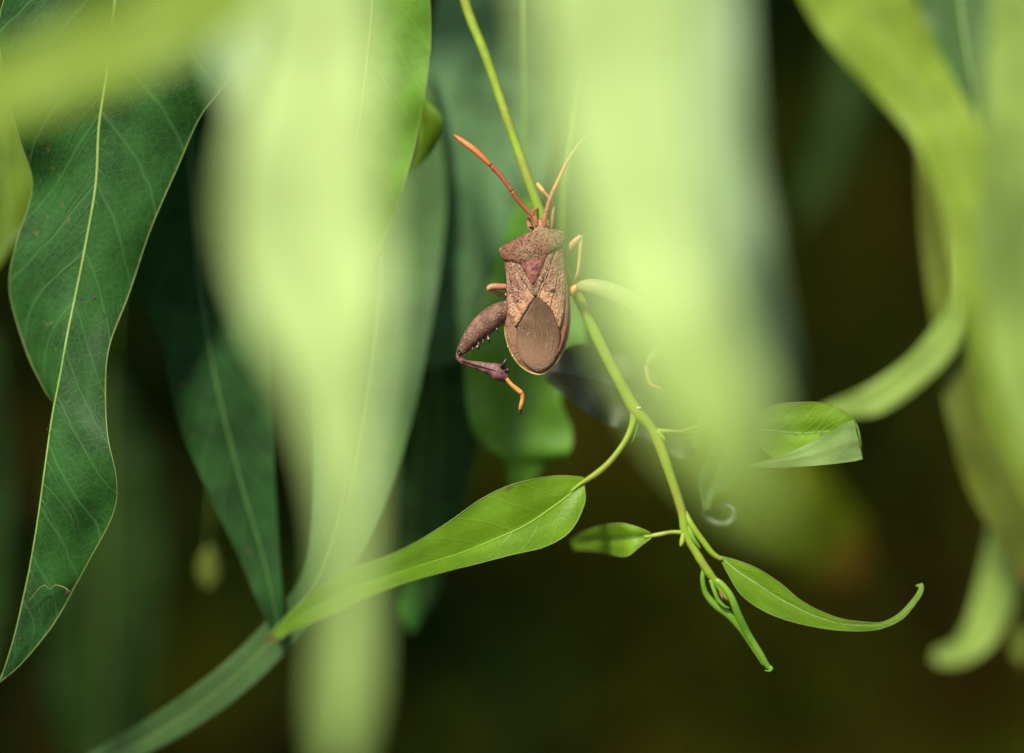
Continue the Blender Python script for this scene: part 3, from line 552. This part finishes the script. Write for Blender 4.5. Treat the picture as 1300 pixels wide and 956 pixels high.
def plate(name, top, bottom, left, right, mat, lift, n=26, m=18, dome=0.0, edge=.010, thick=.02):
    T, Bo, Lf, Rt = cr(top, m+1), cr(bottom, m+1), cr(left, n+1), cr(right, n+1)
    V = []; uv = []
    for i in range(n+1):
        v = i/n
        for k in range(m+1):
            u = k/m
            p = (1-v)*T[k]+v*Bo[k]+(1-u)*Lf[i]+u*Rt[i]-((1-u)*(1-v)*T[0]+u*(1-v)*T[-1]+(1-u)*v*Bo[0]+u*v*Bo[-1])
            e = min(1, min(u, 1-u, v, 1-v)*9); b_ = onbody(p[0], p[1], lift+.006*noise.noise(Vector((p[0]*.35,p[1]*.35,lift*90)))+dome*math.sin(math.pi*u)*math.sin(math.pi*v)**.5-(1-e)**2*edge)
            V.append(b_); uv.append((u, v))
    F = [[i*(m+1)+k, i*(m+1)+k+1, (i+1)*(m+1)+k+1, (i+1)*(m+1)+k] for i in range(n) for k in range(m)]
    o = mk(name, V, F, mat, bug, uv); s = o.modifiers.new('thickness', 'SOLIDIFY'); s.thickness = thick; s.offset = -1; return o
o = plate('membrane', [(680, 376), (680, 376), (681, 376)], [(684, 471), (684.5, 471), (685, 471)], [(680, 376), (669, 395), (659, 413), (656, 432), (660, 450), (669, 463), (684, 471)], [(681, 376), (701, 396), (709, 414), (711, 434), (706, 452), (698, 464), (685, 471)], M['membrane'], .010, n=40, dome=.012)
plate('wing_corium', [(641, 328), (643, 329), (645, 330)], [(655, 416), (666, 397), (680, 375)], [(641, 328), (644, 350), (644.5, 372), (645, 395), (655, 416)], [(645, 330), (661, 351), (680, 375)], M['corium'], .022)
plate('wing_corium', [(706, 311), (710, 309), (713, 308)], [(680, 375), (700, 393), (710, 417)], [(706, 311), (693, 343), (680, 375)], [(713, 308), (716, 340), (717, 370), (715, 397), (710, 417)], M['corium'], .022)
plate('wing_clavus', [(643, 327), (652, 329), (662, 331)], [(678, 375), (679, 375), (680, 375)], [(643, 327), (662, 352), (678, 375)], [(662, 331), (677, 354), (680, 375)], M['clavus'], .030)
plate('wing_clavus', [(692, 320), (699, 315), (707, 309)], [(678, 375), (680, 375), (681, 374)], [(692, 320), (678, 354), (678, 375)], [(707, 309), (694, 343), (681, 374)], M['clavus'], .030)
plate('scutellum', [(657, 329), (676, 325), (697, 319)], [(676, 361), (677, 361), (678, 360)], [(657, 329), (666, 344), (676, 361)], [(697, 319), (687, 340), (678, 360)], M['scut'], .042, dome=.02)
plate('pronotum', [(633.5, 317), (650, 309.5), (668, 300), (685, 295.5), (702, 294), (716, 296.5)], [(641, 328), (652, 330), (664, 333), (678, 329), (696, 320), (713, 309)], [(633.5, 317), (636, 322), (641, 328)], [(716, 296.5), (716, 302), (713, 309)], M['pronotum'], .034, dome=.012, n=24, m=30, thick=.04)
# flat rim of the abdomen, with pale spots
rim = cr([(640.5, 395), (640.5, 412), (643.5, 432), (652, 453), (664, 467), (677, 474), (690, 474.5), (703, 464), (713, 449), (720, 428), (723.5, 402), (722, 375)], 70)
V_, F_ = tube_geo([P(a[0], a[1], Z0-.004) for a in rim], [1.7*K*(.6+.4*math.sin(math.pi*i/69)) for i in range(70)], 8); mk('abdomen_margin', V_, F_, M['rim'], bug)
V_, F_ = tube_geo([onbody(a[0], a[1], .004) for a in cr([(712.5, 311), (715.5, 338), (718, 365), (719, 390), (717.5, 415), (712, 438), (704, 454)], 40)], [3.1*K*(.5+.5*math.sin(math.pi*(i+3)/45)) for i in range(40)], 8); mk('abdomen_margin', V_, F_, M['red'], bug)
b = Bag()
for px, py in ((722.5, 386), (723, 405), (720.5, 425), (714, 445), (642, 374), (641, 398), (719, 351), (722.5, 377), (723, 396), (722, 414), (717, 437), (645, 440), (651, 452), (711, 452), (641, 385)):
    b.blob(P(px, py, Z0-.015), 1.2*K, .012, 1.7*K)
b.build('pale_spots', plain('pale_tan_spot', (.45, .33, .17), (.58, .45, .25), 20), bug)['kind'] = 'stuff'
b = Bag()
for px, py, r1, r2 in ((650, 357, 3.0, 4.0), (658, 382, 3.2, 3.2), (700, 369, 5.5, 3.6), (689, 357, 2.8, 2.0), (655, 371, 1.6, 1.6), (696, 343, 1.2, 1.2), (666, 366, 1.2, 1.2)):
    c = onbody(px, py, .034); b.blob(c, r1*K, .010, r2*K, 10, 6)
b.build('wing_spots', M['spot'], bug)['kind'] = 'stuff'
# raised veins of the wings
b = Bag()
for line in ([(645, 331), (662, 353), (677, 373)], [(642, 331), (657, 355), (671, 380)], [(706, 312), (693, 343), (681, 373)], [(709, 312), (700, 340), (690, 368)], [(663, 333), (677, 357)], [(693, 323), (678, 357)], [(712, 312), (714, 345), (712, 380), (708, 408)]):
    L = cr(line, 14); b.tube([onbody(p[0], p[1], .036) for p in L], [.8*K]*14, 6)
b.build('wing_veins', plain('wing_vein', (.36, .20, .10), (.5, .3, .17), 12, .4), bug)
b = Bag()
for line in ([(647, 331), (664, 353), (679, 373)], [(661, 334), (676, 358)], [(703, 315), (691, 343), (679, 371)]):
    L = cr(line, 14); b.tube([onbody(p[0], p[1], .031) for p in L], [.55*K]*14, 6)
b.build('wing_sutures', M['claw'], bug)
# granules on pronotum and shoulders
b = Bag(); rg = random.Random(4)
for i in range(150):
    u_, v_ = rg.random(), rg.random(); x0 = 636+u_*76; y0 = 320-u_*20+v_*9-8*math.sin(math.pi*u_)*(1-v_)*1.2
    c = onbody(x0, y0, .042+.02*math.sin(math.pi*u_)*math.sin(math.pi*v_)); b.blob(c, .6*K, .007, .6*K, 5, 4)
b.build('granules', M['spot'], bug)['kind'] = 'stuff'
# head: eyes, snout lobe
for ex, ey in ((674.5, 288), (696, 286)):
    b = Bag(); b.blob(P(ex, ey, Z0-.05), .032, .032, .036, 12, 10); b.build('eye', M['eye'], bug)
# antennae, segment by segment
def ant(segs):
    for mat, pts in segs: tube('antenna_segment', [(*q[:3], q[3]*1.25) for q in pts], mat, bug, n=18, seg=10)
z = Z0-.05
ant([(M['ant'], [(681, 287, z, 2), (680, 280, z, 2.6), (677, 275, z, 2.4)]),
     (M['ant'], [(677, 275, z, 2.1), (662, 260, z-.04, 2.3), (650, 243, z-.08, 2.6)]),
     (M['ant'], [(650, 243, z-.08, 2.2), (636, 224, z-.1, 2.4), (624, 211, z-.12, 2.7)]),
     (M['ant2'], [(624, 211, z-.12, 2.2), (604, 192, z-.1, 3.2), (588, 180, z-.05, 3.0), (576, 171.5, z, 1.8)])])
ant([(M['ant'], [(691, 288, z, 2), (691, 279, z, 2.8), (693, 270, z, 2.6)]),
     (M['ant'], [(693, 270, z, 2.3), (697, 256, z+.02, 2.3), (702, 243, z+.05, 2.3)]),
     (M['ant2'], [(702, 243, z+.05, 2.1), (711, 224, z+.1, 2), (719, 207, z+.15, 2)]),
     (M['thin_leg'], [(719, 207, z+.15, 1.7), (730, 190, z+.25, 1.8), (741, 177, z+.35, 1.4), (751, 168, z+.45, .8)])])
def leg(parts, label=None):
    r = None
    for nm, mat, pts, fl in parts:
        o = tube(nm, pts, mat, bug, n=40 if nm == 'femur' else 22, seg=14 if nm == 'femur' else 10, flat=fl)
    return o
# left hind leg, in front of the background leaf
leg([('femur', M['femur'], [(656, 389, Z0+.08, 8), (643, 393, Z0+.05, 12), (630, 400, Z0, 14.5), (616, 411, Z0-.04, 15), (603, 424, Z0-.06, 13), (593, 436, Z0-.06, 9.5), (586, 445, Z0-.06, 6.5), (583, 449, Z0-.06, 4.2)], .85),
     ('tibia', M['tibia'], [(583, 448, Z0-.06, 4), (583, 454, Z0-.07, 4.2), (590, 460, Z0-.07, 3.8), (604, 463.5, Z0-.07, 5.2), (619, 467.5, Z0-.07, 7.6), (631, 471.5, Z0-.07, 11), (638, 476.5, Z0-.07, 10), (643.5, 484, Z0-.07, 3)], .4),
     ('tarsus', M['tarsus'], [(643, 481, Z0-.07, 2.8), (649, 488, Z0-.08, 2.6), (656, 494, Z0-.08, 3.2), (662, 499, Z0-.08, 3.3)], .9),
     ('tarsus', M['tarsus'], [(662, 498, Z0-.08, 2.6), (663.5, 505, Z0-.07, 2.8), (662, 513, Z0-.06, 2.8), (660, 520, Z0-.05, 1.8)], .9)])
b = Bag(); b.tube([P(660, 519, Z0-.05), P(658, 524, Z0-.07), P(658.5, 528, Z0-.04)], [.012, .010, .003], 6)
b.tube([P(661, 519, Z0-.05), P(662, 524, Z0-.02), P(660.5, 528, Z0)], [.012, .009, .003], 6); b.build('claws', M['claw'], bug)['kind'] = 'stuff'
b = Bag()
for px, py, qx, qy, r_ in ((637, 467, 644, 453, 3.2), (641, 472, 647, 467, 1.6), (608, 434, 607, 446, 3.2), (619, 426, 622, 436, 3.0), (600, 441, 601, 449, 2.2), (585, 447, 580, 451, 2.2), (583, 445, 578, 447, 1.6), (630, 416, 634, 423, 2.0), (613, 431, 615, 440, 2.2)):
    b.tube([P(px, py, Z0-.1), P((px+qx)/2, (py+qy)/2, Z0-.11), P(qx, qy, Z0-.12)], [r_*K, r_*K*.6, .002], 8)
b.build('spines', M['claw'], bug)['kind'] = 'stuff'
b = Bag(); rg = random.Random(8); fem = cr([(643, 393, 12), (630, 400, 14.5), (616, 411, 15), (603, 424, 13), (593, 436, 9.5)], 60)
for i in range(60):
    a = fem[rg.randrange(60)]; q = rg.uniform(-1.2, 1.2); rr_ = a[2]*K
    dx, dz = .62, .78
    c = P(a[0], a[1], Z0-.04)+Vector((math.sin(q)*rr_*dx, -math.cos(q)*rr_*.9, math.sin(q)*rr_*-dz*-1)); b.blob(c, rg.uniform(.25, .5)*K, .005, rg.uniform(.25, .5)*K, 5, 4)
for px, py in ((620, 430), (606, 440)): b.blob(P(px, py, Z0-.14), 1.1*K, .01, 1.5*K)  # two white blobs on the dark spines paint in their highlights
b.build('granules', M['white'], bug)['kind'] = 'stuff'
b = Bag()
for i in range(16):
    t = i/15; a = (596+t*42, 458.5+t*6); b.blob(P(a[0], a[1]+rg.uniform(-.5, .5), Z0-.08), .9*K, .008, .9*K, 6, 4)
b.build('tibia_teeth', M['thin_leg'], bug)['kind'] = 'stuff'
tube('tibia_ridge', [(586, 457, Z0-.10, .9), (604, 463, Z0-.105, 1), (622, 468, Z0-.11, 1.1), (638, 474, Z0-.11, 1)], M['femur'], bug, n=20, seg=6)
# right hind leg, reaching into the pale leaf's blur
leg([('coxa', M['tarsus'], [(716, 374, Z0+.12, 4), (724, 371, Z0+.08, 5.5), (731, 366, Z0+.06, 5), (739, 364, Z0+.04, 4)], .9),
     ('femur', M['femur_g'], [(733, 365, Z0+.05, 5), (742, 364, Z0, 9), (760, 366, Z0-.05, 11.5), (780, 373, Z0-.1, 12.5), (800, 383, Z0-.12, 12.5), (820, 396, Z0-.12, 10.5), (836, 408, Z0-.12, 7), (843, 415, Z0-.12, 4.5)], .9),
     ('tibia', M['femur_g'], [(843, 414, Z0-.12, 4), (844, 424, Z0-.12, 3.6), (838, 438, Z0-.12, 4.5), (829, 453, Z0-.12, 6.2), (822, 463, Z0-.12, 4)], .5),
     ('tarsus', M['thin_tan'], [(820, 464, Z0-.12, 2.6), (822, 478, Z0-.12, 2.6), (826, 489, Z0-.12, 2.6)], .9),
     ('tarsus', M['thin_tan'], [(826, 489, Z0-.12, 2.4), (834, 492, Z0-.12, 2.4), (843, 497, Z0-.1, 1.2)], .9)])
b = Bag(); b.blob(P(790, 391, Z0-.12), 1.6*K, .014, 1.6*K); b.blob(P(776, 363, Z0-.18), 1.2*K, .012, 1.2*K); b.build('granules', M['white'], bug)['kind'] = 'stuff'
# middle and front legs
leg([('femur', M['thin_leg'], [(650, 364, Z0+.12, 3), (636, 364, Z0+.10, 4), (625, 364, Z0+.09, 4.2), (619, 367, Z0+.09, 3.4)], .9), ('tibia', M['thin_leg'], [(619, 366, Z0+.09, 2.8), (628, 371, Z0+.14, 2.8), (642, 375, Z0+.2, 2.6), (668, 372, Z0+.26, 2.4), (700, 352, -.09, 2)], .9)])
leg([('femur', M['thin_leg'], [(706, 336, Z0+.12, 3), (718, 321, Z0+.1, 4.4), (729, 308, Z0+.08, 4.4), (738, 300, Z0+.08, 3.6)], .9), ('tibia', M['thin_tan'], [(738, 299, Z0+.08, 2.8), (737, 318, Z0+.1, 2.6), (734, 345, Z0+.18, 2.4), (731, 356, -.09, 2.2)], .9), ('tarsus', M['tarsus'], [(731, 354, -.09, 2.4), (728, 362, -.08, 2.4), (724, 370, -.08, 2)], .9)])
leg([('femur', M['thin_leg'], [(694, 300, Z0+.1, 3), (699, 288, Z0+.06, 3.2), (701, 272, Z0+.04, 3.2), (702, 263, Z0+.05, 3)], .9), ('tibia', M['ant'], [(702, 263, Z0+.05, 2.6), (698, 252, Z0+.1, 2.4), (690, 243, Z0+.2, 2.2)], .9), ('tarsus', M['tarsus'], [(691, 244, Z0+.2, 2.4), (686, 238, Z0+.26, 2.8), (682, 233, -.07, 2.2)], .9)])
leg([('femur', M['thin_leg'], [(678, 298, Z0+.1, 3), (673, 288, Z0+.08, 3.4), (671, 278, Z0+.08, 3)], .9), ('tibia', M['ant'], [(671, 279, Z0+.08, 2.5), (676, 270, Z0+.18, 2.3), (682, 264, -.07, 2)], .9)])
